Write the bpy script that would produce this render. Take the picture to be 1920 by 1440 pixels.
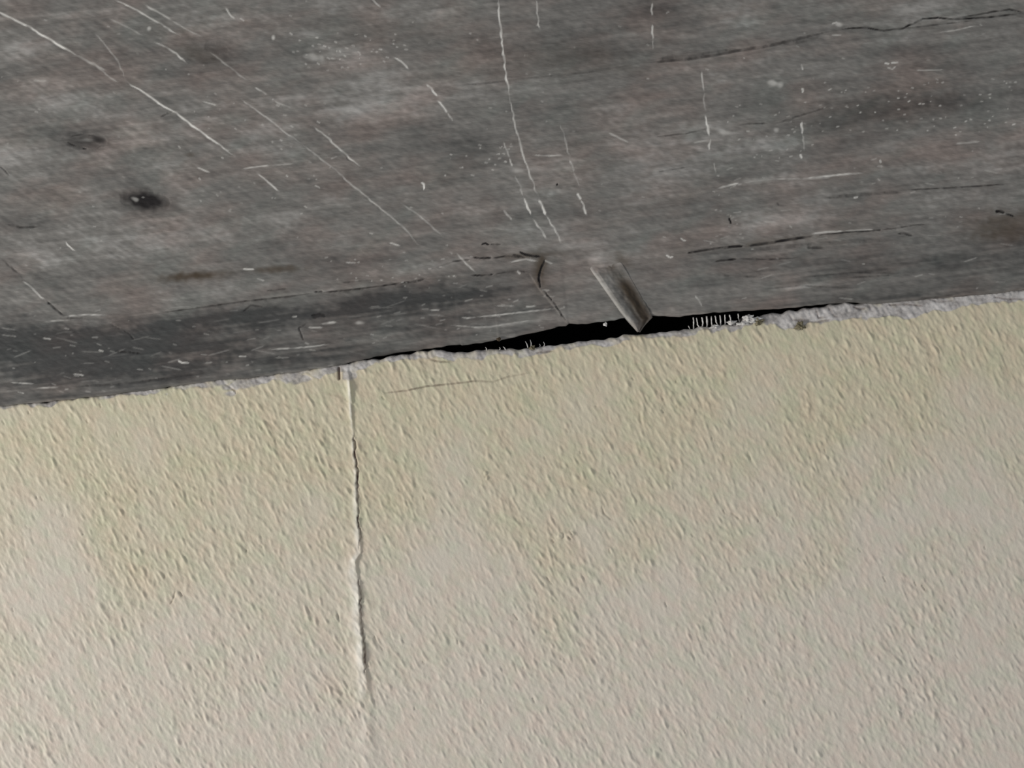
import bpy, math
import numpy as np
for o in list(bpy.data.objects): bpy.data.objects.remove(o)
S = bpy.context.scene
COL = S.collection
# ------------------------------------------------------------------ camera
D = 0.60                    # distance camera - wall surface (m)
K = 0.00025                 # metres on the wall per photo pixel
A = math.radians(6.54)      # the board edge runs level; the camera was held tilted
cam_d = bpy.data.cameras.new('camera'); cam = bpy.data.objects.new('camera', cam_d); COL.objects.link(cam)
cam_d.sensor_width = 36; cam_d.lens = 36*D/(1920*K); cam_d.clip_start = 0.01
cam.location = (0, -D, 0)
from mathutils import Matrix
cam.rotation_euler = (Matrix.Rotation(A, 3, 'Y') @ Matrix.Rotation(math.pi/2, 3, 'X')).to_euler()
S.camera = cam
# ------------------------------------------------------------------ light
S.view_settings.view_transform = 'Standard'; S.view_settings.look = 'None'
S.view_settings.gamma = 1; S.view_settings.use_curve_mapping = False
S.view_settings.exposure = 0.0
w = bpy.data.worlds.new('world'); S.world = w; w.use_nodes = True
w.node_tree.nodes['Background'].inputs[0].default_value = (0.93, 0.96, 1.0, 1)
w.node_tree.nodes['Background'].inputs[1].default_value = 0.40
def area(name, loc, target, size, power, col):
    l = bpy.data.lights.new(name, 'AREA'); l.shape = 'RECTANGLE'; l.size, l.size_y = size; l.energy = power; l.color = col
    o = bpy.data.objects.new(name, l); COL.objects.link(o); o.location = loc
    from mathutils import Vector
    d = Vector(target)-Vector(loc); o.rotation_euler = d.to_track_quat('-Z', 'Y').to_euler()
    return o
area('window_light', (-1.75, -0.95, -0.30), (0.1, 0, -0.05), (0.45, 0.6), 25.5, (1.0, 0.965, 0.915))

# ------------------------------------------------------------------ plumbing
def W(px, py, y=0.0):
    """surface position of a point measured on the photo, for a surface at depth y"""
    s = K*(D+y)/D
    u = (np.asarray(px, float)-960)*s; v = -(np.asarray(py, float)-720)*s
    return u*math.cos(A)+v*math.sin(A), -u*math.sin(A)+v*math.cos(A)
def UV(x, z, y=0.0):
    """inverse: units of a quarter millimetre on a surface, used to lay out marks"""
    s = K*(D+y)/D
    u = x*math.cos(A)-z*math.sin(A); v = x*math.sin(A)+z*math.cos(A)
    return u/s+960, 720-v/s
def smooth(e0, e1, x):
    t = np.clip((x-e0)/(e1-e0), 0, 1); return t*t*(3-2*t)
STEP = 0.0004; NT = 2048
def field(seed, l_long, l_short, ang, hp=None):
    """periodic gaussian noise, lengths in quarter-mm units, ang = direction of the long axis (radians in x,z)"""
    r = np.random.RandomState(seed); n = r.randn(NT, NT).astype(np.float32)
    f = np.fft.rfft2(n)
    kz = np.fft.fftfreq(NT)[:, None]*2*np.pi; kx = np.fft.rfftfreq(NT)[None, :]*2*np.pi
    q = K/STEP
    kl = kx*math.cos(ang)+kz*math.sin(ang); ks = -kx*math.sin(ang)+kz*math.cos(ang)
    g = np.exp(-0.5*((kl*l_long*q)**2+(ks*l_short*q)**2))
    if hp: g = g*(1-np.exp(-0.5*((kl*hp*q)**2+(ks*hp*q)**2)))
    o = np.fft.irfft2(f*g, s=(NT, NT)); o -= o.mean(); o /= o.std()
    return o.astype(np.float32)
def samp(f, X, Z):
    fx = (X/STEP) % NT; fz = (Z/STEP) % NT
    i = np.floor(fx).astype(int); j = np.floor(fz).astype(int); a = fx-i; b = fz-j
    i %= NT; j %= NT; i2 = (i+1) % NT; j2 = (j+1) % NT
    return (f[j, i]*(1-a)+f[j, i2]*a)*(1-b)+(f[j2, i]*(1-a)+f[j2, i2]*a)*b
def stroke(mask, PX, PY, pts, width, val=1.0, taper=True, sm=1.0, rough=None):
    """lay a tapered line with soft edge onto mask (max); pts (x, y) or (x, y, strength)"""
    pts = [(p[0], p[1], p[2] if len(p) > 2 else 1.0) for p in pts]
    L = [0]
    for a, b in zip(pts, pts[1:]): L.append(L[-1]+math.hypot(b[0]-a[0], b[1]-a[1]))
    m = width*2+8
    xs = [p[0] for p in pts]; ys = [p[1] for p in pts]
    sel = np.where((PX > min(xs)-m) & (PX < max(xs)+m) & (PY > min(ys)-m) & (PY < max(ys)+m))
    if not len(sel[0]): return
    x = PX[sel]; y = PY[sel]; out = np.zeros_like(x)
    if rough is not None: rr = rough[sel]; x = x+rr*0.9; 
    for k in range(len(pts)-1):
        (x0, y0, s0), (x1, y1, s1) = pts[k], pts[k+1]
        dx, dy = x1-x0, y1-y0; l2 = dx*dx+dy*dy
        t = np.clip(((x-x0)*dx+(y-y0)*dy)/l2, 0, 1)
        d = np.hypot(x-x0-t*dx, y-y0-t*dy)
        g = (L[k]+t*(L[k+1]-L[k]))/L[-1]
        wd = width*0.5*(np.clip(np.minimum(g, 1-g)*6, 0.25, 1) if taper else 1.0)
        st = (s0+(s1-s0)*t)
        if taper: st = st*np.clip(np.minimum(g, 1-g)*10, 0.2, 1)
        out = np.maximum(out, st*(1-smooth(wd*0.5, wd+sm, d)))
    if rough is not None: out = out*np.clip(1+0.28*rr, 0.45, 1.3)
    mask[sel] = np.maximum(mask[sel], out*val)
def blob(mask, PX, PY, cx, cy, rx, ry, val, ang=0.0, rough=None, hard=0.0, mode='max'):
    m = max(rx, ry)*2.2+4
    sel = np.where((abs(PX-cx) < m) & (abs(PY-cy) < m))
    if not len(sel[0]): return
    x = PX[sel]-cx; y = PY[sel]-cy; c, s = math.cos(ang), math.sin(ang)
    r = np.hypot((x*c+y*s)/rx, (-x*s+y*c)/ry)
    if rough is not None: r = np.maximum(r+rough[sel]*(0.22 if hard else 0.13), 0)
    g = np.exp(-r**2.6) if not hard else 1-smooth(1-hard, 1+hard, r)
    if mode == 'max': mask[sel] = np.maximum(mask[sel], g*val)
    else: mask[sel] = mask[sel]+g*val
def signed(PX, PY, pts):
    """x distance to a roughly vertical line, as (signed offset, y of line range mask)"""
    ys = np.array([p[1] for p in pts], float); xs = np.array([p[0] for p in pts], float)
    return PX-np.interp(PY, ys, xs)
def axis(core0, core1, step, end0, end1):
    c = np.arange(core0, core1+step*0.5, step); lo = []; hi = []
    s = step; v = core0
    while v > end0: s *= 1.18; v -= s; lo.append(v)
    s = step; v = core1
    while v < end1: s *= 1.18; v += s; hi.append(v)
    return np.array(lo[::-1]+list(c)+hi)
def grid_mesh(name, X, Y, Z, attrs, keep, mat, parent=None, flip=False):
    """mesh from a grid of points, only the quads where keep is true"""
    nr, nc = X.shape
    idx = np.arange(nr*nc).reshape(nr, nc)
    q = np.stack([idx[:-1, :-1], idx[:-1, 1:], idx[1:, 1:], idx[1:, :-1]], -1)[keep]
    if flip: q = q[:, ::-1]
    used = np.unique(q); remap = np.full(nr*nc, -1, np.int64); remap[used] = np.arange(len(used)); q = remap[q]
    co = np.stack([X.ravel()[used], Y.ravel()[used], Z.ravel()[used]], -1).astype(np.float32)
    me = bpy.data.meshes.new(name)
    me.vertices.add(len(used)); me.vertices.foreach_set('co', co.ravel())
    me.loops.add(q.size); me.loops.foreach_set('vertex_index', q.ravel().astype(np.int32))
    me.polygons.add(len(q)); me.polygons.foreach_set('loop_start', np.arange(0, q.size, 4, dtype=np.int32))
    me.polygons.foreach_set('use_smooth', np.ones(len(q), bool))
    me.update(); me.validate()
    for an, arr in attrs.items():
        a = me.attributes.new(an, 'FLOAT_COLOR', 'POINT')
        a.data.foreach_set('color', arr.reshape(-1, 4)[used].astype(np.float32).ravel())
    o = bpy.data.objects.new(name, me); COL.objects.link(o); o.data.materials.append(mat); o.parent = parent
    return o
def poly_mesh(name, verts, faces, mat, parent=None, smooth_=True):
    me = bpy.data.meshes.new(name); me.from_pydata([tuple(map(float, v)) for v in verts], [], faces); me.update()
    if smooth_: me.polygons.foreach_set('use_smooth', np.ones(len(me.polygons), bool))
    o = bpy.data.objects.new(name, me); COL.objects.link(o); o.data.materials.append(mat); o.parent = parent
    return o
def interp(pts, y):
    p = [W(a, b, y) for a, b in pts]
    xs = np.array([float(q[0]) for q in p]); zs = np.array([float(q[1]) for q in p]); o = np.argsort(xs)
    return xs[o], zs[o]

# ------------------------------------------------------------------ materials
def lin(r, g, b):
    f = lambda c: (c/255/12.92) if c/255 <= 0.04045 else ((c/255+0.055)/1.055)**2.4
    return (f(r), f(g), f(b), 1)
class N:
    def __init__(s, name):
        s.m = bpy.data.materials.new(name); s.m.use_nodes = True; s.t = s.m.node_tree; s.b = s.t.nodes['Principled BSDF']
    def n(s, typ, **kw):
        x = s.t.nodes.new(typ)
        for k, v in kw.items(): setattr(x, k, v)
        return x
    def l(s, a, b): s.t.links.new(a, b)
    def noise(s, scale, stretch=(1, 1, 1), rot=0.0, detail=5, rough=0.6):
        tc = s.n('ShaderNodeTexCoord'); mp = s.n('ShaderNodeMapping'); mp2 = s.n('ShaderNodeMapping'); no = s.n('ShaderNodeTexNoise')
        mp2.inputs['Rotation'].default_value = (0, rot, 0); mp.inputs['Scale'].default_value = stretch
        s.l(tc.outputs['Object'], mp2.inputs[0]); s.l(mp2.outputs[0], mp.inputs[0]); s.l(mp.outputs[0], no.inputs['Vector'])
        no.inputs['Scale'].default_value = scale; no.inputs['Detail'].default_value = detail; no.inputs['Roughness'].default_value = rough
        return no.outputs['Fac']
    def rng(s, v, a, b, c=0.0, d=1.0):
        r = s.n('ShaderNodeMapRange'); s.l(v, r.inputs[0])
        for i, q in zip((1, 2, 3, 4), (a, b, c, d)): r.inputs[i].default_value = q
        return r.outputs[0]
    def mix(s, f, a, b, mode='MIX'):
        x = s.n('ShaderNodeMix', data_type='RGBA', blend_type=mode)
        for v, i in ((f, 0), (a, 6), (b, 7)):
            if isinstance(v, (int, float)): x.inputs[i].default_value = v
            elif isinstance(v, tuple): x.inputs[i].default_value = v
            else: s.l(v, x.inputs[i])
        return x.outputs[2]
    def math(s, op, a, b=0.0):
        x = s.n('ShaderNodeMath', operation=op)
        for v, i in ((a, 0), (b, 1)):
            if isinstance(v, (int, float)): x.inputs[i].default_value = v
            else: s.l(v, x.inputs[i])
        return x.outputs[0]
    def attr(s, name):
        a = s.n('ShaderNodeAttribute'); a.attribute_name = name; sp = s.n('ShaderNodeSeparateColor'); s.l(a.outputs['Color'], sp.inputs[0])
        return sp.outputs[0], sp.outputs[1], sp.outputs[2], a.outputs['Alpha']
    def bump(s, h, dist, strength=1.0):
        b = s.n('ShaderNodeBump'); b.inputs['Distance'].default_value = dist; b.inputs['Strength'].default_value = strength
        s.l(h, b.inputs['Height']); s.l(b.outputs[0], s.b.inputs['Normal'])

def board_material():
    M = N('weathered_board'); tone, scr, dark, brown = M.attr('marks')
    # tone 0..1 (0.5 = mid grey wood)
    grain = M.noise(60, (1, 1, 9), 0, 6, 0.65)
    c = M.mix(M.rng(tone, 0.0, 0.5), lin(66, 66, 65), lin(126, 123, 118.5))
    c = M.mix(M.rng(tone, 0.5, 1.0), c, lin(190, 187, 183))
    g2 = M.rng(grain, 0.3, 0.7, 0.80, 1.2)
    mul = M.n('ShaderNodeVectorMath', operation='SCALE'); M.l(c, mul.inputs[0]); M.l(g2, mul.inputs['Scale']); c = mul.outputs[0]
    # faint pinkish, greenish and bluish mottling of the grey
    h1 = M.rng(M.noise(26, (1, 1, 2.2), 0.1, 3, 0.55), 0.45, 0.68, 0, 0.7)
    c = M.mix(h1, c, (1.14, 0.96, 0.92, 1), 'MULTIPLY')
    tc = M.noise(33, (1, 1, 2.6), 0.35, 3, 0.6)
    c = M.mix(M.rng(tc, 0.5, 0.7, 0, 0.6), c, (0.93, 1.01, 1.0, 1), 'MULTIPLY')
    fib = M.noise(900, (0.22, 1, 1), -0.30, 3, 0.6)
    m3 = M.n('ShaderNodeVectorMath', operation='SCALE'); M.l(c, m3.inputs[0]); M.l(M.rng(fib, 0.3, 0.7, 0.86, 1.14), m3.inputs['Scale']); c = m3.outputs[0]
    c = M.mix(brown, c, lin(70, 58, 43))
    c = M.mix(dark, c, lin(26, 22, 22))
    c = M.mix(scr, c, lin(232, 229, 222))
    M.l(c, M.b.inputs['Base Color']); M.b.inputs['Roughness'].default_value = 0.62
    M.b.inputs['Specular IOR Level'].default_value = 0.3
    h = M.math('ADD', M.noise(420, (0.3, 1, 1.2), -0.12, 4, 0.65), M.math('MULTIPLY', fib, 0.4))
    M.bump(h, 0.0003, 0.8)
    return M.m
def wall_material():
    M = N('painted_drywall'); tone, paper, dirt, yellow_tint = M.attr('marks')
    c = M.mix(yellow_tint, lin(219, 210, 199), lin(208, 199, 173))
    m1 = M.rng(M.noise(115, (1, 1, 0.7), 0.4, 3, 0.62), 0.45, 0.62, 0, 0.8)
    c = M.mix(m1, c, (1.03, 0.965, 0.965, 1), 'MULTIPLY')
    m2 = M.rng(M.noise(95, (1, 1, 0.7), 0.9, 3, 0.62), 0.47, 0.64, 0, 0.85)
    c = M.mix(m2, c, (0.925, 0.99, 0.945, 1), 'MULTIPLY')
    c = M.mix(M.rng(tone, 0, -1), c, lin(246, 241, 230))  # negative tone: painted highlight along the joint
    c = M.mix(tone, c, (0.62, 0.60, 0.58, 1), 'MULTIPLY')
    pc = M.mix(M.rng(M.noise(160, (0.6, 1, 1), 0, 4, 0.7), 0.35, 0.65), lin(150, 145, 142), lin(208, 204, 201))
    c = M.mix(paper, c, pc)
    c = M.mix(dirt, c, lin(88, 66, 58))
    M.l(c, M.b.inputs['Base Color']); M.b.inputs['Roughness'].default_value = 0.55
    M.b.inputs['Specular IOR Level'].default_value = 0.35
    M.bump(M.noise(800, (1, 1, 1), 0, 4, 0.7), 0.00025, 0.7)
    return M.m
def simple(name, c, rough=0.7, c2=None, scale=300):
    M = N(name)
    if c2: M.l(M.mix(M.rng(M.noise(scale), 0.35, 0.65), lin(*c), lin(*c2)), M.b.inputs['Base Color'])
    else: M.b.inputs['Base Color'].default_value = lin(*c)
    M.b.inputs['Roughness'].default_value = rough
    return M.m
m_board = board_material(); m_wall = wall_material()
m_void = simple('dark_cavity', (6, 6, 7), 1.0, (10, 9, 9), 60)  # near-black colour puts the gap's darkness into the material
m_fibre = simple('paper_fibre', (180, 176, 172), 0.8, (228, 225, 221), 700)
m_white = simple('torn_white_paper', (180, 177, 173), 0.8, (226, 223, 219), 500)
m_crumb = simple('olive_crumb', (92, 84, 62), 0.9, (150, 142, 118), 900)

# ------------------------------------------------------------------ the textured wall
top_pts = [(-300, 795), (0, 760), (128, 748), (255, 733), (365, 718), (474, 706), (547, 697), (638, 685), (693, 676), (741, 668), (764, 664), (790, 660), (811, 658),
           (826, 657), (838, 662), (862, 662), (887, 659), (910, 655), (950, 656), (997, 654), (1030, 651), (1056, 646), (1075, 642), (1120, 638), (1150, 633), (1225, 625),
           (1287, 619), (1325, 615), (1362, 610), (1390, 607), (1396, 594), (1425, 593), (1450, 587), (1482, 585), (1523, 578), (1541, 575), (1593, 569), (1652, 565),
           (1733, 557), (1856, 546), (1920, 540), (2300, 498)]
xs_t, zs_t = interp(top_pts, 0.0)
X1 = axis(-0.31, 0.31, STEP, -0.75, 0.75); D1 = axis(0.0, 0.262, STEP, 0.0, 0.9)
n_edge = field(5, 5, 3, 0.0)
jag = samp(n_edge, X1*1.0, np.zeros_like(X1))
zt = np.interp(X1, xs_t, zs_t)+jag*0.00033
X, Dn = np.meshgrid(X1, D1)
Z = zt[None, :]-Dn
PX, PY = UV(X, Z, 0.0)
ang = math.atan2(-0.5*math.sin(A)-0.87*math.cos(A), 0.5*math.cos(A)-0.87*math.sin(A))
f1 = field(11, 5.2, 1.9, ang, 12); f2 = field(12, 2.8, 1.7, ang+0.25, 8); f3 = field(13, 40, 40, 0); f4 = field(14, 15, 6, ang, 30)
f5 = field(15, 6, 1.8, ang-0.12)
a1 = samp(f1, X, Z); a2 = samp(f2, X, Z); a3 = samp(f3, X, Z); a4 = samp(f4, X, Z); a5 = samp(f5, X*0.83+0.013, Z*0.83)
loc = 1+0.22*a3
peak = np.maximum(a1-0.35, 0)**1.15
dent = np.maximum(-a5-1.35, 0)
H = loc*(0.00010*peak+0.00005*a1+0.000045*a2+0.00005*a4)-0.00014*dent
roughN = samp(field(21, 3, 3, 0), X, Z)
# torn grey paper along the top edge (width in quarter-mm)
pw = np.interp(UV(X1, zt)[0], [0, 120, 260, 350, 450, 560, 620, 660, 700, 760, 800, 850, 900, 960, 1060, 1130, 1230, 1290, 1360, 1400, 1440, 1462, 1500, 1523, 1564, 1652, 1733, 1783, 1812, 1856, 1920, 2000],
               [5, 5, 7, 12, 12, 14, 16, 18, 5, 6, 12, 13, 11, 10, 7, 8, 8, 10, 8, 12, 17, 27, 36, 32, 29, 31, 31, 29, 20, 22, 20, 16])
nb = samp(field(22, 9, 6, 0), X, Z)
dq = Dn/K
paper = 1-smooth(-1.2, 1.2, dq-pw[None, :]-nb*2.8-roughN*1.2)
paper = paper*np.clip(0.80+0.18*nb+0.22*a4+0.6*smooth(1340, 1450, PX), 0.15, 1)
for cx, cy, rx, ry in ((654, 704, 12, 9), (560, 712, 26, 7), (445, 724, 30, 6), (430, 738, 12, 5), (1012, 678, 0.1, 0.1), (780, 668, 14, 4)):
    blob(paper, PX, PY, cx, cy, rx, ry, 0.85, -0.1, roughN, 0.35)
paper[dq > 70] = 0
H = H*(1-0.75*paper)-0.00030*paper+paper*(0.00010*a2+0.00009*nb)
# wrinkles in the paper at the right
wr = np.zeros_like(X)
for p in ([(1478, 588), (1486, 600), (1520, 600)], [(1530, 580), (1536, 596), (1552, 594)], [(1556, 576), (1560, 590), (1572, 594)], [(1600, 574), (1612, 580), (1625, 578)],
          [(1495, 602), (1530, 604), (1565, 599)], [(1660, 572), (1700, 570), (1735, 574)], [(1740, 560), (1760, 566), (1790, 563)], [(1860, 556), (1890, 561), (1930, 560)],
          [(800, 668), (808, 674), (826, 678), (850, 678)], [(420, 720), (440, 732), (444, 740)], [(1000, 662), (1040, 658)]):
    stroke(wr, PX, PY, p, 3.0, 0.8, rough=roughN)
H -= wr*0.0005
# vertical joint: raised caulk with a split on its right side
crack = [(652, 690), (658, 725), (659, 760), (662, 800), (666, 850), (671, 894), (671, 957), (675, 998), (676, 1036), (667, 1052), (668, 1070), (673, 1088), (677, 1136), (674, 1161),
         (681, 1202), (683, 1240), (687, 1275), (686, 1310), (688, 1360), (692, 1440), (694, 1600), (700, 4200)]
s = signed(PX, PY, crack)+nb*0.5
yy = PY
amp = np.interp(yy, [690, 715, 735, 765, 790, 850, 1000, 1045, 1090, 1150, 1200, 1260, 1300, 1360, 1450, 1700, 1701], [0.2, 1.0, 1.25, 1.1, 0.35, 0.5, 0.65, 1.1, 1.1, 1.0, 1.2, 1.15, 0.7, 0.5, 0.45, 0.3, 0.3])
wid = np.interp(yy, [700, 730, 770, 900, 1040, 1080, 1180, 1240, 1300, 1400, 1700], [9, 8, 6, 11, 16, 22, 20, 20, 26, 26, 26])
left = np.where(s < 0, np.exp(-(s/wid)**2*1.4), 0.0)
soft = np.interp(yy, [690, 780, 800, 1260, 1300, 1440], [1.6, 2.2, 1.2, 1.4, 8, 14])
right = np.where(s >= 0, 1-smooth(0, soft*2.0, s), 0.0)
rid = amp*(left+right)
H += 0.00115*rid*(1+0.22*nb)
H += 0.00008*rid*a5
gr = np.zeros_like(X)
stroke(gr, PX, PY, [(663, 802, .7), (666, 850, 1), (671, 894, 1), (671, 925, .5), (671, 957, 1), (675, 998, .8), (676, 1036, .6)], 3.0, 1.0, rough=roughN)
stroke(gr, PX, PY, [(669, 1072, .3), (673, 1088, .9), (677, 1136, .9), (676, 1162, .5), (682, 1202, .9), (684, 1240, 1), (687, 1275, .3)], 3.0, 0.9, rough=roughN)
stroke(gr, PX, PY, [(657, 728, .3), (660, 765, .5), (663, 790, .1)], 3.0, 0.5)
stroke(gr, PX, PY, [(635, 690, 1), (636, 710, 1)], 5.0, 1.0, taper=False)
H -= 0.0010*gr
dirt = np.clip(gr*0.8, 0, 1)
red = np.zeros_like(X)
stroke(red, PX, PY, [(706, 728, .5), (723, 737, .7), (764, 732, .9), (802, 724, 1), (852, 719, 1), (895, 714, .9), (925, 716, .4), (955, 706, .5), (983, 701, .5), (1010, 697, .2)], 3.4, 0.5, rough=roughN)
stroke(red, PX, PY, [(600, 735, .3), (630, 742, .5), (655, 748, .3)], 5, 0.3, rough=roughN)
H -= 0.00025*red
dirt = np.maximum(dirt, red)
dirt = np.maximum(dirt, wr*0.45)
# chipped flake, nicks and little dark pits
fl = np.zeros_like(X); pit = np.zeros_like(X)
for cx, cy, rx, ry in ((1051, 1004, 4.5, 4), (1068, 1001, 6, 4.5), (910, 888, 3, 5), (913, 896, 2.5, 4)): blob(fl, PX, PY, cx, cy, rx, ry, 1.0, 0, roughN, 0.3)
H += 0.0006*fl
for p in ([(1024, 1080), (1030, 1090), (1037, 1097)], [(1067, 995), (1074, 1003)], [(1064, 1007), (1072, 1012)], [(1034, 1011), (1040, 1018)], [(329, 1108), (324, 1126), (318, 1134)],
          [(1128, 945), (1132, 962), (1148, 976)], [(962, 1150), (972, 1163)], [(1727, 1096), (1735, 1108)], [(700, 1190), (707, 1202), (720, 1222)], [(632, 1150), (637, 1168)],
          [(1655, 1080), (1662, 1092)], [(1370, 960), (1388, 975)], [(715, 742), (722, 750)], [(1715, 1250), (1725, 1262)]):
    stroke(pit, PX, PY, p, 2.6, 1.0)
rs = np.random.RandomState(4)
for i in range(150):
    cx, cy = rs.uniform(-100, 2050), rs.uniform(700, 1500); l = rs.uniform(4, 12); a = math.radians(rs.uniform(45, 75))
    stroke(pit, PX, PY, [(cx, cy), (cx+l*math.cos(a), cy+l*math.sin(a))], 2.2, rs.uniform(0.3, 0.9))
H -= 0.0004*pit
tone = np.clip(0.30*pit, 0, 1)
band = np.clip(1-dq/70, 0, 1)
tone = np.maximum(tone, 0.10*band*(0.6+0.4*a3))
ridge_highlight = np.where(s < 0.5, np.exp(-((s+0.32*wid)/(0.42*wid))**2*1.3), 0)*np.clip(0.25+amp*0.8, 0, 1)*(dq < 1100)  # lit left flank of the joint ridge, painted as lighter colour
tone = tone-0.72*ridge_highlight*(1-0.65*smooth(1265, 1330, PY))*np.clip(0.85+0.25*nb, 0, 1)
olive = np.zeros_like(X)
for cx, cy, rx, ry in ((745, 690, 45, 18), (930, 690, 30, 10), (330, 748, 60, 14), (1383, 622, 8, 7)): blob(olive, PX, PY, cx, cy, rx, ry, 1, -0.1, roughN)
yellow_tint = np.clip(0.30+0.75*(1-smooth(0, 620, dq-80*a3))+0.4*olive, 0, 1)*(1-0.35*smooth(400, 900, dq))  # yellower towards the top edge, greyer lower down, plus olive patches
marks = np.stack([tone, np.clip(paper, 0, 1), np.clip(dirt, 0, 1), yellow_tint], -1)
# roll the front over the top edge, then run back over the sheet's thickness
round_ = 0.0010*np.exp(-Dn/0.0006)
Y = -H+round_
wall = bpy.data.objects.new('wall_front', None)
Xf = np.vstack([X[:1], X[:1], X[:1], X]); Zf = np.vstack([Z[:1]-0.0006, Z[:1]+0.0001, Z[:1]+0.0003, Z]); Yf = np.vstack([Y[:1]*0+0.0127, Y[:1]*0+0.0121, Y[:1]+0.0006, Y])
Mf = np.concatenate([marks[:1], marks[:1], marks[:1], marks], 0)
Mf[:3, :, 1] = 1
pm = np.vstack([np.ones((3, X.shape[1])), paper])
cell = (pm[:-1, :-1]+pm[1:, 1:]+pm[:-1, 1:]+pm[1:, :-1])/4 > 0.5
full = np.ones_like(cell)
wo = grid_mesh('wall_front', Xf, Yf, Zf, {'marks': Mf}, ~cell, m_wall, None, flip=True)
bpy.data.objects.remove(wall)
wo['kind'] = 'structure'
pe = grid_mesh('torn_paper', Xf, Yf, Zf, {'marks': Mf}, cell, m_wall, wo, flip=True)
pe['label'] = 'torn grey paper along the top of the wall'

# ------------------------------------------------------------------ dark hollow behind the wall
def box(name, x0, x1, y0, y1, z0, z1, mat, parent=None, inward=False):
    v = [(x, y, z) for x in (x0, x1) for y in (y0, y1) for z in (z0, z1)]
    f = [(0, 1, 3, 2), (4, 6, 7, 5), (0, 4, 5, 1), (2, 3, 7, 6), (0, 2, 6, 4), (1, 5, 7, 3)]
    return poly_mesh(name, v, f, mat, parent, False)
cav = box('wall_back', -0.8, 0.8, 0.090, 0.10, -0.95, 0.62, m_void); cav['kind'] = 'structure'

# ------------------------------------------------------------------ the weathered board above
YB = -0.006
bot_pts = [(-300, 792), (0, 757), (128, 745), (255, 730), (365, 714), (474, 703), (547, 694), (638, 681), (693, 672), (741, 662), (805, 653), (863, 646), (866, 648), (933, 637), (936, 639), (942, 636),
           (997, 625), (1062, 611), (1067, 606), (1085, 608), (1100, 607), (1135, 602), (1172, 596), (1225, 591), (1250, 593), (1275, 594), (1300, 589), (1350, 585), (1400, 582), (1480, 578),
           (1535, 571), (1593, 567), (1652, 565), (1733, 557), (1856, 546), (1920, 539), (2300, 498)]
xs_b, zs_b = interp(bot_pts, -0.002)
X1 = axis(-0.31, 0.31, STEP, -0.75, 0.75); T1 = axis(0.0, 0.215, STEP, 0.0, 0.5)
zb = np.interp(X1, xs_b, zs_b)-K*4.5*(smooth(700, 600, UV(X1, np.interp(X1, xs_b, zs_b))[0])+smooth(1590, 1660, UV(X1, np.interp(X1, xs_b, zs_b))[0]))+samp(n_edge, X1, np.full_like(X1, 0.1))*0.00012
X, T = np.meshgrid(X1, T1); Z = zb[None, :]+T
PX, PY = UV(X, Z, YB)
tq = T/K
gdir = 0.0
f_g1 = field(31, 60, 7, 0.02); g1 = samp(f_g1, X, Z); g2 = samp(field(32, 24, 3.0, -0.02, 40), X, Z); g3 = samp(field(33, 90, 30, 0.05), X, Z)
dg = math.radians(-33)-A
g4 = samp(field(34, 14, 2.0, dg, 20), X, Z); g5 = samp(field(35, 26, 14, -0.25), X, Z); g6 = samp(field(36, 4, 4, 0), X, Z)
g7 = samp(field(37, 3.4, 2.2, -0.3), X, Z); g8 = samp(field(38, 30, 1.6, 0.0, 40), X, Z)
rough = samp(field(39, 3.5, 3.5, 0), X, Z)
# outline of the two lower strips
bl = np.interp(PX, [-300, 0, 128, 255, 365, 456, 540, 598, 677, 770, 799, 887, 925, 965, 974], [640, 608, 597, 591, 577, 564, 555, 548, 540, 528, 522, 515, 514, 507, 512])
endl = np.interp(PY, [500, 507, 545, 560, 606, 640], [985, 990, 1015, 1028, 1066, 1075])
stripL = (PY > bl) & (PX < endl)
br = np.interp(PX, [1285, 1359, 1395, 1468, 1548, 1639, 1712, 1880, 1920, 2300], [478, 463, 460, 450, 439, 432, 424, 402, 396, 350])
endr = np.interp(PY, [440, 480, 520, 600], [1250, 1262, 1290, 1330])
stripR = (PY > br) & (PX > endr)
dL = PY-bl; dR = PY-br
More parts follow.
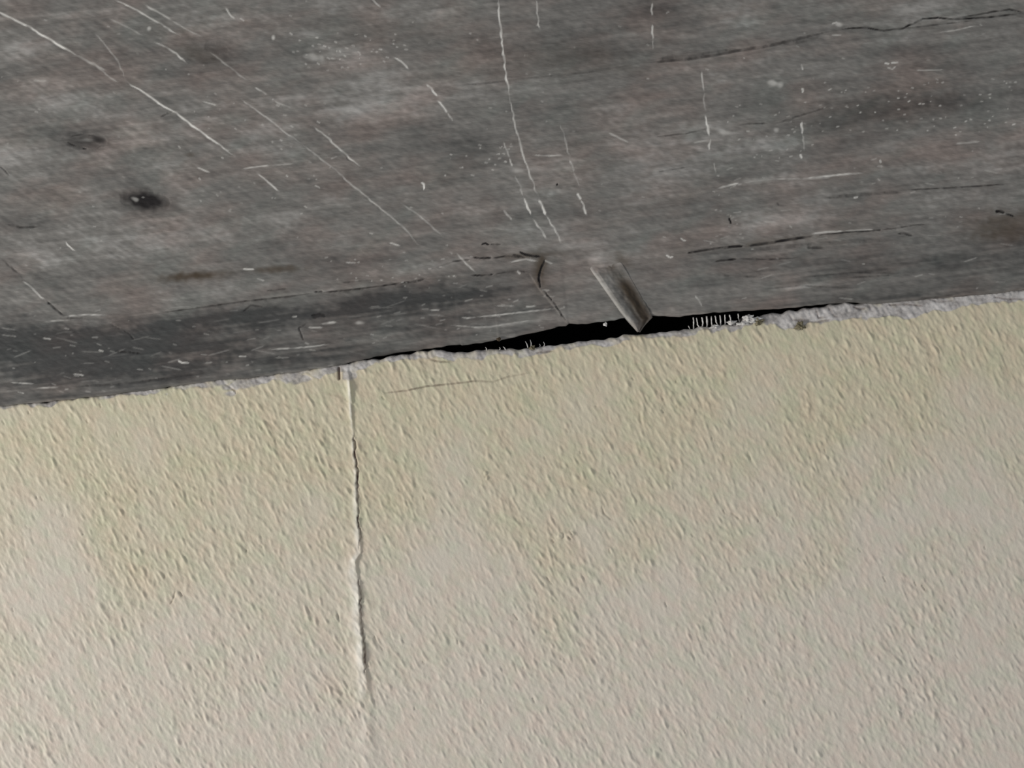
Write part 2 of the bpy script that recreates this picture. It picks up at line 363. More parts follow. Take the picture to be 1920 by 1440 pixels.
# profile: flat face, rounding back towards the lower edge
r = np.clip(1-T/0.036, 0, 1)
Yp = YB+0.0046*r**2.0
hL = smooth(0, 3, dL)*(1-smooth(-3, 0, PX-endl))
hR = smooth(0, 3, dR)*smooth(0, 25, PX-endr)
Yp = Yp+0.0006*hL+0.00025*hR
wL = np.clip(hL*smooth(0, 40, dL), 0, 1)
Hb = 0.00006*g1+0.00004*g2+0.00003*g4+0.00003*g5+0.00002*g6
scr = np.zeros_like(X); dk = np.zeros_like(X); br_ = np.zeros_like(X); pale = np.zeros_like(X)
SC = [ # width, strength, points
 (3.6, .75, [(-20, 14), (0, 24), (28, 38), (55, 51), (100, 78), (130, 96), (148, 107)]), (4, .3, [(140, 102), (170, 118), (200, 133)]),
 (2.6, .28, [(172, 115), (205, 145), (222, 155)]),
 (3.0, .85, [(233, 150), (245, 160), (262, 168), (277, 179), (300, 195), (328, 211), (355, 231), (383, 252), (410, 271), (425, 283), (441, 293)]),
 (2.6, .55, [(212, -2), (240, 11), (262, 22), (300, 45), (338, 68)]), (2.8, .42, [(268, 8), (295, 22), (322, 38)]), (2.2, .22, [(322, 38), (350, 55), (380, 70)]),
 (2.4, .22, [(204, 34), (240, 52), (270, 67)]), (3.0, .55, [(290, 79), (305, 86), (330, 100), (350, 119)]), (2.2, .25, [(179, 62), (200, 88), (219, 112), (235, 148)]),
 (3.2, .5, [(422, 14), (430, 25), (441, 37)]), (2, .4, [(450, 34), (458, 40)]),
 (2.2, .28, [(394, 98), (420, 118), (445, 138), (465, 152)]), (2.4, .4, [(478, 163), (500, 178)]), (2.2, .3, [(515, 190), (545, 203)]),
 (2.6, .5, [(583, 235), (600, 247), (616, 259), (645, 287), (678, 315)]), (2.4, .38, [(445, 182), (470, 200), (499, 219), (530, 245), (566, 270)]),
 (2.2, .32, [(566, 270), (620, 312), (682, 366)]), (2.4, .38, [(655, 340), (682, 365), (729, 403), (760, 430), (784, 458)]),
 (2.4, .6, [(483, 325), (503, 342), (525, 359)]), (2.0, .4, [(452, 317), (480, 313), (507, 310)]), (2.0, .25, [(507, 310), (550, 307)]),
 (2.4, .85, [(120, 452), (130, 462), (140, 471)]), (2.6, .5, [(44, 527), (60, 541), (84, 563)]), (3, .4, [(125, 593), (160, 590), (200, 591)]),
 (3.0, .72, [(934, -4), (937, 40, .8), (941, 75), (944, 109), (949, 145), (956, 178)]), (2.6, .42, [(956, 178), (961, 205), (964, 226), (970, 250), (976, 272), (985, 303, 1.3), (995, 328), (1003, 354, .8), (1010, 372)]),
 (3.2, .8, [(1010, 374), (1018, 390), (1025, 404)]), (2.4, .5, [(1025, 404), (1034, 420), (1041, 432), (1052, 455)]),
 (2.6, .4, [(944, 266), (950, 283), (955, 296)]), (3.4, .5, [(955, 297), (961, 312)]), (2.2, .32, [(966, 330), (974, 350), (981, 368)]), (3.4, .85, [(981, 370), (988, 385), (996, 403)]), (3.2, .6, [(998, 410), (1008, 424), (1025, 448)]),
 (2.6, .45, [(1006, -2), (1007, 25), (1009, 42), (1012, 56)]), (2.4, .42, [(1223, 5), (1223, 30)]), (3.2, .7, [(1223, 45), (1223, 75)]), (2, .3, [(1223, 75), (1224, 92)]),
 (3.0, .5, [(695, -3), (705, 6), (713, 14)]), (3.0, .6, [(740, 108), (752, 115), (767, 130)]), (3.4, .85, [(797, 157), (808, 167), (821, 181)]), (3.6, .8, [(822, 189), (833, 203), (838, 212)]), (2.4, .6, [(838, 212), (848, 227)]),
 (3.4, .95, [(789, 342), (794, 345), (798, 356)]), (2.2, .25, [(1050, 233), (1063, 273), (1068, 300)]), (3, .5, [(1068, 300), (1075, 322)]), (1.8, .2, [(1075, 322), (1087, 350)]),
 (4, .6, [(1084, 362), (1090, 375)]), (3, .65, [(1090, 375), (1095, 390), (1100, 403)]), (3, .5, [(942, 393), (950, 402), (960, 413)]), (2, .4, [(999, 291), (1025, 292), (1056, 291)]),
 (2.4, .3, [(752, 381), (791, 408), (831, 445)]), (2.4, .4, [(853, 473), (868, 488), (892, 511)]), (3, .32, [(1140, 248), (1160, 258), (1180, 268)]),
 (3.4, .42, [(1315, 133), (1317, 150), (1319, 172)]), (2.2, .22, [(1319, 172), (1322, 210)]), (3.8, .75, [(1322, 215), (1325, 230), (1330, 256)]), (2.6, .5, [(1330, 260), (1332, 282)]), (2.2, .3, [(1339, 305), (1341, 325)]),
 (3.4, .5, [(1342, 354), (1365, 348), (1388, 343)]), (2, .28, [(1388, 343), (1446, 336), (1510, 335)]), (3.4, .55, [(1505, 335), (1545, 331), (1580, 327), (1620, 324)]), (5, .2, [(1500, 336), (1560, 332)]),
 (3.6, .55, [(1504, 228), (1506, 252)]), (2, .25, [(1506, 252), (1508, 282)]), (4, .6, [(1502, 289), (1504, 297)]), (4, .7, [(1504, 165), (1506, 174)]), (3, .4, [(1500, 120), (1508, 132)]),
 (3, .6, [(1658, 118), (1668, 120)]), (2.5, .6, [(1670, 118), (1684, 117)]), (2.4, .4, [(1664, 126), (1672, 130), (1682, 124)]), (4, .7, [(1649, 299), (1651, 306)]), (3, .3, [(1644, 312), (1655, 312)]),
 (3, .8, [(1249, 478), (1256, 483)]), (3, .7, [(1256, 483), (1262, 481)]), (2.6, .6, [(1275, 446), (1282, 451), (1287, 451)]), (3.4, .5, [(1601, 371), (1610, 369)]),
 (3.2, .55, [(1523, 438), (1550, 435), (1582, 433)]), (2, .3, [(1582, 433), (1640, 430)]),
 (3, .7, [(454, 504), (466, 505), (477, 505)]), (2.5, .3, [(480, 522), (498, 527)]), (2.5, .35, [(650, 492), (668, 493)]), (3, .5, [(730, 455), (750, 461)]),
 (3, .55, [(78, 634), (95, 636)]), (2.4, .3, [(0, 628), (30, 631)]), (2.4, .3, [(80, 603), (130, 600)]), (3, .5, [(182, 656), (192, 659)]), (3.4, .65, [(330, 675), (338, 680), (352, 680)]), (3, .4, [(133, 701), (155, 704)]),
 (2.4, .35, [(500, 655), (540, 653), (580, 650), (615, 645)]), (4, .45, [(600, 607), (616, 605), (630, 604)]), (3, .35, [(575, 614), (605, 614)]), (3, .4, [(545, 594), (557, 593)]), (2.2, .5, [(445, 668), (460, 668)]),
 (2.4, .4, [(25, 735), (40, 738)]), (2.2, .3, [(60, 728), (105, 726)]), (2.4, .35, [(15, 717), (60, 720)]), (2.4, .5, [(863, 594), (876, 596), (890, 594)]), (2.4, .42, [(890, 594), (935, 590), (985, 584), (1040, 578)]),
 (2.6, .4, [(985, 575), (1005, 573)]), (2, .35, [(930, 573), (965, 573)]), (2.4, .4, [(806, 581), (825, 581)]), (2.2, .3, [(845, 609), (890, 613), (920, 612), (960, 605), (1000, 600)]),
 (2.6, .5, [(1304, 553), (1312, 566), (1318, 574)]), (2, .4, [(1015, 543), (1027, 546)]), (3, .5, [(968, 507), (976, 514)]), (3, .35, [(1020, 488), (1036, 495)]), (2.6, .4, [(955, 492), (985, 486), (1008, 490)]),
 (3, .4, [(1560, 45), (1570, 42), (1578, 47)]), (2, .3, [(1560, 66), (1578, 66)]), (1.8, .3, [(1756, 61), (1790, 57), (1830, 48)]), (2, .3, [(1715, 132), (1770, 131)]), (3, .25, [(1790, 270), (1840, 265)]),
 (3, .22, [(1300, 268), (1330, 262)]), (3, .25, [(60, 151), (88, 152)]), (2.2, .5, [(369, 314), (385, 320), (393, 324)]), (2, .4, [(630, 293), (620, 298)]), (2.4, .45, [(590, 347), (600, 353)]), (2, .4, [(380, 190), (407, 198)])]
for wd, st, p in SC: stroke(scr, PX, PY, p, wd, min(1, st*1.0), rough=rough)
for cx, cy, rx, ry, v, a in ((1453, 157, 15, 6, .45, .1), (1357, 248, 10, 5, .4, .3), (1455, 243, 5, 4, .4, 0), (1572, 44, 7, 4, .5, 0), (512, 72, 3, 4, .6, 0), (279, 54, 3, 3, .5, 0), (590, 108, 14, 6, .3, .2),
                             (252, 373, 6, 3, .35, .3), (160, 262, 14, 3, .15, 0), (970, 320, 8, 5, .3, 0), (672, 605, 7, 3, .4, 0), (1405, 340, 26, 6, .18, -.1)):
    blob(scr, PX, PY, cx, cy, rx, ry, v, a, rough, 0.7)
rs = np.random.RandomState(9)
def flecks(n, x0, x1, y0, y1, s0=.15, s1=.55, slope=-0.1, ln=8):
    for i in range(n):
        cx, cy = rs.uniform(x0, x1), rs.uniform(y0, y1); l = rs.uniform(2, ln); a = slope+rs.uniform(-.35, .35)
        stroke(scr, PX, PY, [(cx, cy), (cx+l*math.cos(a), cy+l*math.sin(a))], rs.uniform(1.4, 2.6), rs.uniform(s0, s1))
flecks(70, 1540, 1920, 150, 255, ln=7); flecks(30, 1350, 1560, 190, 300, .15, .4); flecks(45, 540, 760, 60, 130, .2, .5, .4); flecks(40, 330, 640, 170, 400, .12, .4, .5)
flecks(70, 0, 700, 600, 745, .05, .25, 0.1, 14); flecks(50, 700, 1060, 530, 640, .05, .25, -0.12, 18); flecks(90, 0, 1060, 560, 745, .04, .15, -.05, 50); flecks(120, 0, 1920, 0, 500, .08, .3, .3, 8); flecks(40, 1300, 1920, 300, 560, .08, .22, -.1, 30)
flecks(25, 830, 960, 270, 330, .2, .5, .2); flecks(30, 600, 900, 480, 530, .15, .45, 0); flecks(20, 1330, 1400, 340, 470, .1, .3)
DKS = [
 (6, .42, [(1196, 118), (1220, 117), (1293, 110), (1340, 103), (1384, 95), (1430, 88), (1475, 78), (1520, 67), (1566, 57)]), (3, .62, [(1560, 58), (1590, 53), (1621, 51), (1657, 57), (1694, 53), (1712, 44), (1730, 35), (1760, 33), (1789, 36), (1854, 32), (1925, 24)]),
 (3, .5, [(1780, 36), (1830, 28), (1862, 22), (1894, 17), (1925, 24)]), (2.4, .35, [(1668, 56), (1760, 46), (1830, 38)]), (12, .25, [(1230, 110), (1300, 107), (1380, 92)]), (14, .22, [(1460, 80), (1500, 76), (1540, 66)]),
 (3, .22, [(850, 160), (905, 157), (985, 147), (1100, 136), (1196, 120)]),
 (3.6, .55, [(1286, 475), (1320, 469), (1359, 463)]), (4.5, .8, [(1350, 465), (1375, 462), (1397, 461)]), (5, .65, [(1395, 462), (1430, 457), (1468, 451), (1500, 446), (1530, 441)]), (2.2, .6, [(1530, 441), (1560, 438), (1600, 434), (1650, 432)]), (3, .75, [(1636, 431), (1652, 431)]),
 (2, .5, [(1652, 430), (1680, 428), (1712, 422), (1740, 420)]), (3.6, .7, [(1338, 491), (1350, 488), (1384, 485)]), (2, .4, [(1384, 485), (1446, 486), (1500, 483)]), (4, .6, [(1684, 438), (1694, 437), (1712, 442)]), (5, .4, [(1512, 464), (1546, 464)]),
 (9, .22, [(1290, 478), (1380, 470), (1480, 462), (1600, 452), (1700, 450)]),
 (5, .9, [(1866, 396), (1876, 396), (1884, 400)]), (2.5, .6, [(1884, 400), (1904, 405)]), (7, .25, [(1540, 372), (1620, 364), (1700, 360)]), (2, .45, [(1680, 357), (1780, 352), (1850, 348), (1895, 344)]), (2.2, .45, [(1380, 236), (1400, 232), (1440, 231)]), (3, .3, [(1450, 233), (1560, 198)]),
 (2.5, .3, [(1225, 257), (1290, 250), (1330, 240)]), (2, .3, [(1230, 323), (1290, 313)]), (4, .75, [(1368, 408), (1371, 420)]), (2.4, .3, [(1456, 380), (1462, 385)]), (4.5, .85, [(1044, 345), (1047, 347)]),
 (3, .4, [(110, 262), (125, 266), (140, 272)]), (3.5, .65, [(122, 263), (132, 270), (150, 277), (166, 280)]), (3.5, .5, [(160, 253), (175, 254), (190, 260), (197, 268)]), (3, .35, [(165, 280), (185, 276), (195, 270)]), (5, .55, [(172, 262), (190, 268)]), (3, .45, [(124, 262), (138, 254), (160, 251)]),
 (3, .3, [(300, 220), (330, 205)]), (2.2, .35, [(0, 312), (12, 322), (18, 332)]), (4, .4, [(10, 420), (40, 426), (75, 425)]), (3.6, .35, [(0, 484), (30, 508), (44, 525)]), (3.2, .75, [(88, 565), (104, 580), (122, 594)]), (3, .4, [(110, 597), (160, 596)]),
 (2.2, .28, [(640, 287), (665, 306), (682, 318)]), (2, .25, [(690, 375), (740, 410), (790, 462)]), (2.5, .35, [(500, 545), (540, 541)]),
 (2.6, .45, [(290, 588), (365, 578), (456, 565), (540, 556), (598, 548)]), (3, .7, [(590, 547), (606, 547)]), (2.6, .55, [(598, 549), (640, 545), (677, 541), (730, 534), (770, 529)]), (4, .55, [(730, 534), (780, 527), (800, 522)]), (3, .7, [(880, 516), (905, 516), (930, 514)]), (2, .4, [(930, 514), (965, 507), (990, 510)]),
 (3, .75, [(903, 458), (912, 456), (920, 459)]), (2, .5, [(920, 458), (940, 458)]), (3.4, .6, [(888, 482), (900, 484), (925, 483)]), (3, .5, [(925, 484), (950, 480), (980, 482)]), (4.5, .85, [(972, 471), (985, 477), (1000, 480), (1016, 481)]), (3, .7, [(960, 477), (975, 480), (984, 484)]),
 (4.6, .85, [(1022, 484), (1017, 497), (1012, 515), (1012, 535)]), (3, .6, [(1010, 520), (1014, 540)]), (2.4, .75, [(1016, 542), (1030, 556), (1036, 564)]), (3, .8, [(1036, 564), (1050, 585), (1062, 603)]), (2.4, .5, [(820, 500), (850, 490), (885, 486)]),
 (3.4, .3, [(128, 725), (190, 722), (255, 716), (380, 700)]), (2.5, .5, [(210, 658), (240, 660), (265, 663)]), (8, .3, [(585, 596), (600, 590), (612, 593)]), (3, .5, [(582, 592), (600, 588), (612, 592)]), (3, .4, [(570, 640), (560, 615), (575, 605)]),
 (3, .4, [(455, 585), (470, 572), (495, 575)]), (2.4, .35, [(200, 605), (240, 625), (255, 640)]), (2.5, .3, [(640, 530), (700, 525)]), (2.5, .25, [(1500, 520), (1600, 510), (1700, 512)]), (2.5, .22, [(1350, 515), (1450, 520)]),
 (3, .3, [(1590, 520), (1680, 515)]), (2.5, .22, [(1400, 545), (1500, 535), (1620, 540)]), (2.5, .3, [(1730, 558), (1765, 556), (1800, 551)])]
for wd, st, p in DKS: stroke(dk, PX, PY, p, wd, st, rough=rough)
for cx, cy, rx, ry, v, a in ((270, 376, 30, 13, 1.0, .12), (271, 376, 44, 17, 1.0, .1), (268, 376, 62, 24, .42, .1), (160, 265, 44, 17, .55, .1), (160, 266, 66, 26, .28, .1), (183, 262, 18, 9, .7, .2), (135, 270, 14, 7, .5, .3), (405, 90, 32, 14, .40, .25), (398, 100, 60, 26, .22, .2), (60, 255, 60, 10, .12, -.1)):
    blob(dk, PX, PY, cx, cy, rx, ry, v, a, rough*0.5)
for cx, cy, rx, ry, v, a in ((365, 518, 60, 9, .95, -.08), (520, 505, 44, 7, .75, -.05), (355, 290, 10, 5, .5, 0), (20, 268, 60, 8, .25, -.05), (1013, 505, 13, 34, .85, .1), (1165, 487, 22, 11, .5, .6), (1000, 478, 60, 6, .55, -.05), (1885, 425, 70, 28, .6, -.1),
                             (1060, 110, 130, 30, .2, -.05), (1110, 110, 50, 22, .2, 0), (330, 60, 50, 18, .15, .2), (1640, 200, 150, 40, .12, -.1), (700, 55, 160, 30, .12, .05), (370, 100, 40, 14, .4, .2), (1165, 130, 60, 10, .2, 0),
                             (1450, 452, 70, 7, .5, -.12), (1180, 540, 5, 5, .1, 0)):
    blob(br_, PX, PY, cx, cy, rx, ry, v, a, rough)
# light and dark cloudy patches in the grey, also deepening the left strip's shade
cl = np.zeros_like(X)
for cx, cy, rx, ry, v, a in ((110, 190, 90, 45, .10, -.1), (30, 95, 50, 22, .14, 0), (250, 255, 90, 40, .08, .1), (40, 300, 60, 40, .10, .2), (330, 440, 170, 50, .07, 0), (730, 190, 150, 45, .10, .1), (690, 210, 60, 26, .08, 0), (1010, 165, 110, 22, .06, -.1),
                             (630, 100, 60, 22, .13, .3), (1390, 30, 60, 30, .14, .2), (1420, 130, 120, 30, .07, -.1), (1440, 265, 70, 26, .14, 0), (1300, 300, 120, 40, .05, -.1), (1000, 520, 60, 14, .05, 0), (620, 440, 120, 30, .08, .2), (1640, 130, 90, 26, .05, -.1),
                             (60, 480, 50, 20, .12, 0), (320, 345, 30, 16, .12, 0), (200, 300, 30, 16, .10, 0), (1850, 310, 80, 20, .08, -.1), (1420, 420, 90, 20, .06, -.05), (950, 530, 110, 10, .10, -.1), (820, 500, 110, 12, .10, -.1), (1190, 480, 60, 16, .06, 0), (1120, 485, 16, 12, .12, 0),
                             (1640, 205, 160, 30, -.16, -.12), (1850, 180, 120, 30, -.10, -.1), (700, 60, 130, 26, -.10, .05), (1020, 90, 140, 26, -.08, -.05), (860, 290, 160, 22, -.10, -.05), (560, 90, 110, 26, -.09, .2), (230, 70, 120, 18, -.08, .1), (300, 110, 120, 20, -.05, .1),
                             (640, 490, 150, 14, -.13, -.05), (100, 520, 130, 22, -.12, 0), (40, 420, 60, 14, -.14, 0), (1010, 400, 160, 16, -.08, -.1), (1690, 335, 130, 16, -.08, -.08), (1400, 210, 120, 14, -.09, -.1), (1060, 245, 60, 40, -.06, 0), (300, 340, 120, 16, -.05, .1),
                             (210, 650, 260, 36, -.16, -.05), (280, 690, 160, 14, -.16, -.06), (410, 592, 110, 12, -.22, -.10), (40, 660, 120, 60, -.10, 0), (620, 570, 120, 10, -.08, -.1), (800, 556, 170, 22, -.22, -.12), (640, 590, 200, 20, -.10, -.12), (120, 660, 200, 50, -.08, 0), (600, 660, 140, 14, -.05, -.1), (1020, 560, 50, 10, .06, 0),
                             (1240, 20, 60, 30, -.10, .5), (1600, 560, 150, 8, -.06, -.1), (1680, 490, 200, 20, -.05, -.1), (1480, 480, 150, 10, -.09, -.1), (940, 610, 120, 8, .08, -.12), (1000, 600, 60, 5, .10, -.15)):
    blob(cl, PX, PY, cx, cy, rx, ry, v, a, rough*0.6, mode='add')
hatch = smooth(900, 200, PX)*(1-wL)
lowR = smooth(0, 60, dR)*smooth(1200, 1500, PX)
dk = np.clip(dk*1.3, 0, 1)
tone = 0.452+cl*1.35+0.028*g3+0.030*g1*(1+0.3*wL)+0.030*g5+0.028*g2+0.022*g4*(0.35+hatch)+0.03*g7+0.055*g8*(wL+lowR)
tone -= 0.07*hL*smooth(1000, 300, PX)+0.10*wL*smooth(1000, 300, PX)+0.06*wL+0.06*hL+0.06*hR+0.05*lowR-0.04*smooth(1300, 1900, PX)*(1-lowR)  # shade of the down-turned lower strips painted into the tone
edge = np.clip(1-tq/7, 0, 1)*(smooth(650, 760, PX))  # light caught by the rounded lower edge, painted as paler tone
tone += 0.10*edge
tone += 0.22*np.clip(1-tq/6, 0, 1)*smooth(720, 500, PX)
Hb = Hb-0.0005*dk*(dk > 0.35)-0.00010*scr+0.00004*g8*(wL+lowR)
for cx, cy, rx, ry, h, a in ((1150, 478, 46, 13, 1.0, -.25), (1128, 490, 15, 14, 0.5, 0), (1075, 560, 60, 30, 0.3, -.1), (1190, 500, 30, 18, -0.35, 0), (1240, 540, 30, 40, 0.3, 0)):
    bb = np.zeros_like(X); blob(bb, PX, PY, cx, cy, rx, ry, 1, a); Hb += 0.0007*h*bb
Yb = Yp-Hb
marks = np.stack([np.clip(tone, 0, 1), np.clip(scr, 0, 1), np.clip(dk, 0, 1), np.clip(br_, 0, 1)], -1)
round_ = 0.0012*np.exp(-T/0.0005)
Yb = Yb+round_
# turn under: rounded nose then the underside running back
ex = [(0.0006, 0.0010), (0.0004, 0.0006), (0.0, 0.0003)]
Xr = np.vstack([X[:1]]*3+[X]); Zr = np.vstack([Z[:1]+0.0120, Z[:1]+0.0008, Z[:1]+0.0001, Z]); Yr = np.vstack([Yb[:1]*0+0.020, Yb[:1]*0+0.0030, Yb[:1]*0+0.0006, Yb])
Mr = np.concatenate([marks[:1]]*3+[marks], 0)
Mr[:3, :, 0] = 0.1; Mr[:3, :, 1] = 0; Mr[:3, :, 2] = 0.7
sl = np.vstack([stripL[:1]]*3+[stripL]); sr = np.vstack([stripR[:1]]*3+[stripR])
cl_ = sl[:-1, :-1] & sl[1:, 1:]; cr_ = sr[:-1, :-1] & sr[1:, 1:]
board = bpy.data.objects.new('weathered_board', None); COL.objects.link(board)
board['label'] = 'grey weathered wooden board, scratched and knotted, hanging over the beige textured wall'
board['category'] = 'board'
grid_mesh('board_face', Xr, Yr, Zr, {'marks': Mr}, ~(cl_ | cr_), m_board, board)
a = grid_mesh('edge_strip', Xr, Yr, Zr, {'marks': Mr}, cl_, m_board, board); a['label'] = 'darker rounded lower strip left of the split'
a = grid_mesh('edge_strip', Xr, Yr, Zr, {'marks': Mr}, cr_, m_board, board); a['label'] = 'streaky rounded lower strip right of the fold'
# back of the board, closing the hollow from above
box('board_back', -0.75, 0.75, 0.020, 0.089, float(zb.min())+0.045, 0.5, m_void, board)
# ------------------------------------------------------------------ raised fold hanging into the gap
nu, nv = 90, 44
path = [(1132, 478), (1140, 500), (1160, 535), (1180, 572), (1198, 606)]
lx = np.interp(np.linspace(0, 1, nu), [0, .15, .4, .75, .9, 1.0], [1103, 1104, 1126, 1163, 1182, 1197]); ly = np.interp(np.linspace(0, 1, nu), [0, .15, .4, .75, .9, 1.0], [486, 503, 534, 584, 606, 622])
rx_ = np.interp(np.linspace(0, 1, nu), [0, .15, .4, .75, .9, 1.0], [1150, 1168, 1190, 1221, 1226, 1200]); ry_ = np.interp(np.linspace(0, 1, nu), [0, .15, .4, .75, .9, 1.0], [478, 494, 530, 582, 594, 621])
u = np.linspace(0, 1, nu)[:, None]; v = np.linspace(0, 1, nv)[None, :]
FX = lx[:, None]*(1-v)+rx_[:, None]*v; FY = ly[:, None]*(1-v)+ry_[:, None]*v
XX, ZZ = W(FX, FY, -0.006)
zbx = np.interp(XX, X1, zb); Tt = ZZ-zbx
base = YB+0.0046*np.clip(1-Tt/0.036, 0, 1)**2
base = np.where(Tt < 0, YB+0.0046, base)
prof = np.where(v < 0.16, np.sin(v/0.16*np.pi/2)*(0.75+0.25*smooth(0.3, 0.8, u)), np.where(v < 0.5, 1-0.55*smooth(0.16, 0.5, v), 0.45-0.40*smooth(0.5, 0.8, v)))
prof = np.where(v > 0.8, 0.05+0.14*np.sin((v-0.8)/0.2*np.pi)*smooth(0.4, 0.8, u), prof)
up = smooth(0, 0.40, u)
YY = base+0.0005-0.0007*smooth(0, 0.3, u)*(1-0.6*smooth(0.6, 0.95, v)*(1-smooth(0.5, 0.8, u)))-0.0028*prof*up*(0.5+0.65*u)+0.0006*(1-smooth(0, 0.12, u))-0.0001*samp(f2, XX, ZZ)
edgefade = (v == 0) | (v == 1) | (u == 0)
YY = np.minimum(YY, base+np.where(u < 0.12, 0.0005, -0.00008)+0*v)
YY = np.where(edgefade, base+0.0007, YY)
ftone = 0.49+0.045*samp(f_g1, XX, ZZ)+0.03*samp(f4, XX, ZZ)+0.03*samp(f2, XX, ZZ)+0.10*smooth(0.85, 1.0, u)*(1-v)
fs = 0.30*np.exp(-((v-0.05)/0.045)**2)*smooth(0.03, 0.25, u)*(1-0.5*smooth(0.8, 1, u))  # painted highlight down the fold's left rim
fb = 1.1*np.exp(-((v-0.70)/0.26)**2)*(1-0.6*smooth(0.88, 0.98, u))*smooth(0.12, 0.5, u)+0.5*np.exp(-(((v-0.6)/0.2)**2+((u-0.15)/0.1)**2))+0.35*np.exp(-((v-0.40)/0.05)**2)*smooth(0.5, 0.8, u)
fd = 0.45*np.exp(-((v-0.76)/0.14)**2)*smooth(0.3, 0.6, u)*(1-0.6*smooth(0.88, 0.98, u))
FM = np.stack([np.clip(ftone, 0, 1)+0*u*v, np.clip(fs+0*u*v, 0, 1), np.clip(fd+0*u*v, 0, 1), np.clip(fb, 0, 0.95)], -1)
fo = grid_mesh('hanging_fold', XX, YY, ZZ, {'marks': FM}, np.ones((nu-1, nv-1), bool), m_board, board, flip=True)
fo['label'] = 'raised olive-stained fold whose tip hangs into the gap'
so = fo.modifiers.new('thickness', 'SOLIDIFY'); so.thickness = 0.0006; so.offset = -1

# ------------------------------------------------------------------ frayed tape bridging the gap
def tube(pts, r, seg=6):
    V = []; F = []
    P = np.array(pts, float)
    for i, p in enumerate(P):
        t = P[min(i+1, len(P)-1)]-P[max(i-1, 0)]; t /= np.linalg.norm(t)+1e-9
        a = np.cross(t, (0, 1, 0)); a /= np.linalg.norm(a)+1e-9; b = np.cross(t, a)
        rr = r[i] if hasattr(r, '__len__') else r
        for k in range(seg):
            c = 2*math.pi*k/seg; V.append(p+rr*(math.cos(c)*a+math.sin(c)*b))
    n = len(P)
    for i in range(n-1):
        for k in range(seg): F.append((i*seg+k, i*seg+(k+1) % seg, (i+1)*seg+(k+1) % seg, (i+1)*seg+k))
    F.append(tuple(range(seg))[::-1]); F.append(tuple((n-1)*seg+k for k in range(seg)))
    return V, F
def lump(name, cx, cy, rx, rz, depth, y0, mat, parent, seed, bumps=0.35, origin=True):
    """rough irregular lump"""
    r = np.random.RandomState(seed); V = []; F = []; nr, ns = 12, 22
    x0, z0 = [float(q) for q in W(cx, cy, y0)]
    ph = r.uniform(0, 6.28, 8)
    for i in range(nr+1):
        th = math.pi*i/nr
        for k in range(ns):
            c = 2*math.pi*k/ns
            q = 1+bumps*(math.sin(3*c+ph[0]+2*th)*0.35+math.sin(5*c+ph[1]-3*th)*0.3+math.sin(9*c+ph[2]+5*th)*0.22+r.uniform(-.25, .25))
            V.append((rx*K*q*math.sin(th)*math.cos(c), depth*q*math.cos(th), rz*K*q*math.sin(th)*math.sin(c)))
    for i in range(nr):
        for k in range(ns): F.append((i*ns+k, i*ns+(k+1) % ns, (i+1)*ns+(k+1) % ns, (i+1)*ns+k))
    o = poly_mesh(name, V, F, mat, parent); o.location = (x0, y0, z0)
    return o
tape = bpy.data.objects.new('frayed_tape', None); COL.objects.link(tape)
tape['label'] = 'white frayed tape with upright threads crossing the dark gap above the wall'
tape['category'] = 'tape'
ys = 0.0030
ladder = [ # polylines of the threads
 ([(1300, 595), (1301, 607), (1300, 620)], 1.5), ([(1306, 596), (1308, 609), (1312, 614), (1317, 612)], 1.3), ([(1316, 595), (1318, 606), (1317, 614), (1313, 616)], 1.5),
 ([(1325, 593), (1326, 606), (1325, 619)], 1.9), ([(1334, 593), (1334, 606), (1336, 616)], 1.3), ([(1341, 592), (1343, 604), (1345, 609)], 1.4), ([(1350, 591), (1351, 603), (1351, 612)], 1.5),
 ([(1359, 590), (1360, 602), (1359, 611)], 1.4), ([(1368, 590), (1370, 598), (1369, 608)], 1.5), ([(1384, 588), (1385, 597), (1386, 604)], 1.3), ([(1291, 611), (1293, 617), (1297, 620)], 1.1)]
rs = np.random.RandomState(3)
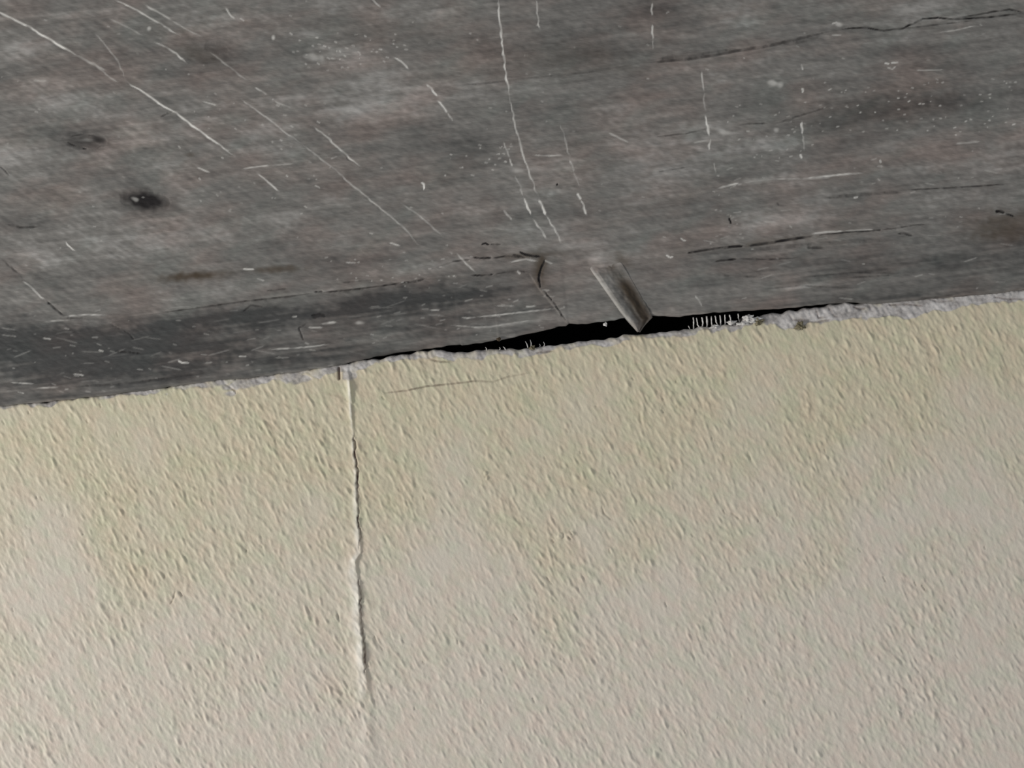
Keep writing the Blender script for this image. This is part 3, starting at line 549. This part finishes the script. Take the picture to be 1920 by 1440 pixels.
for p, r0 in ladder:
    dens = []
    for (ax, ay), (bx, by) in zip(p, p[1:]):
        for t in np.linspace(0, 1, 5)[:-1]: dens.append((ax+(bx-ax)*t, ay+(by-ay)*t))
    dens.append(p[-1])
    V3 = []
    for (qx, qy) in dens:
        a, b = W(qx+rs.uniform(-.4, .4), qy, ys); V3.append((float(a), ys+rs.uniform(-.0002, .0002), float(b)))
    V, F = tube(V3, [r0*K*0.85*rs.uniform(.8, 1.25) for _ in V3]); poly_mesh('thread', V, F, m_fibre, tape)
for cx, cy, rx, rz, sd in ((1403, 596, 9, 6, 1), (1414, 600, 13, 5, 2), (1372, 605, 8, 4, 3), (1341, 613, 9, 3.5, 4), (1395, 606, 12, 3.5, 5)):
    lump('torn_scrap', cx, cy, rx, rz, 0.0012, -0.0002 if cx > 1390 else 0.0015, m_white, tape, sd, 0.7)
# olive crumbs lodged on the paper edge
for i, (cx, cy, rx, rz, lab) in enumerate(((1422, 603, 8, 5.5, 'olive brown crumb beside the frayed white tape'), (1500, 611, 8, 6.5, 'olive brown crumb under the grey torn paper, farther right of the tape'),
                                           (998, 652, 5, 3.5, 'small brown crumb on the wall edge below the left part of the dark gap'))):
    o = lump('crumb', cx, cy, rx, rz, 0.0011, -0.0004, m_crumb, None, 20+i, 0.8); o['label'] = lab; o['category'] = 'crumb'
# single hairs of paper standing up from the wall edge into the gap
for p in ([(990, 652), (988, 645), (985, 640)], [(996, 650), (996, 643), (994, 637)], [(1020, 650), (1021, 645), (1019, 641)], [(1012, 650), (1013, 647), (1011, 645)], [(912, 657), (912, 653), (910, 651)], [(937, 656), (938, 653), (936, 651)], [(948, 656), (946, 652), (943, 650)]):
    V3 = [(float(W(a, b, .001)[0]), 0.001, float(W(a, b, .001)[1])) for a, b in p]
    V, F = tube(V3, [0.00028, 0.0002, 0.0001]); o = poly_mesh('paper_fibre', V, F, m_fibre, pe)
for cx, cy in ((1135, 608),):
    o = lump('paint_flake', cx, cy, 3.5, 3.5, 0.0004, -0.0012, m_white, board, 41, 0.6)
o = lump('worn_bead', 935, 636, 4, 3.5, 0.0006, -0.0022, m_board, board, 42, 0.4)
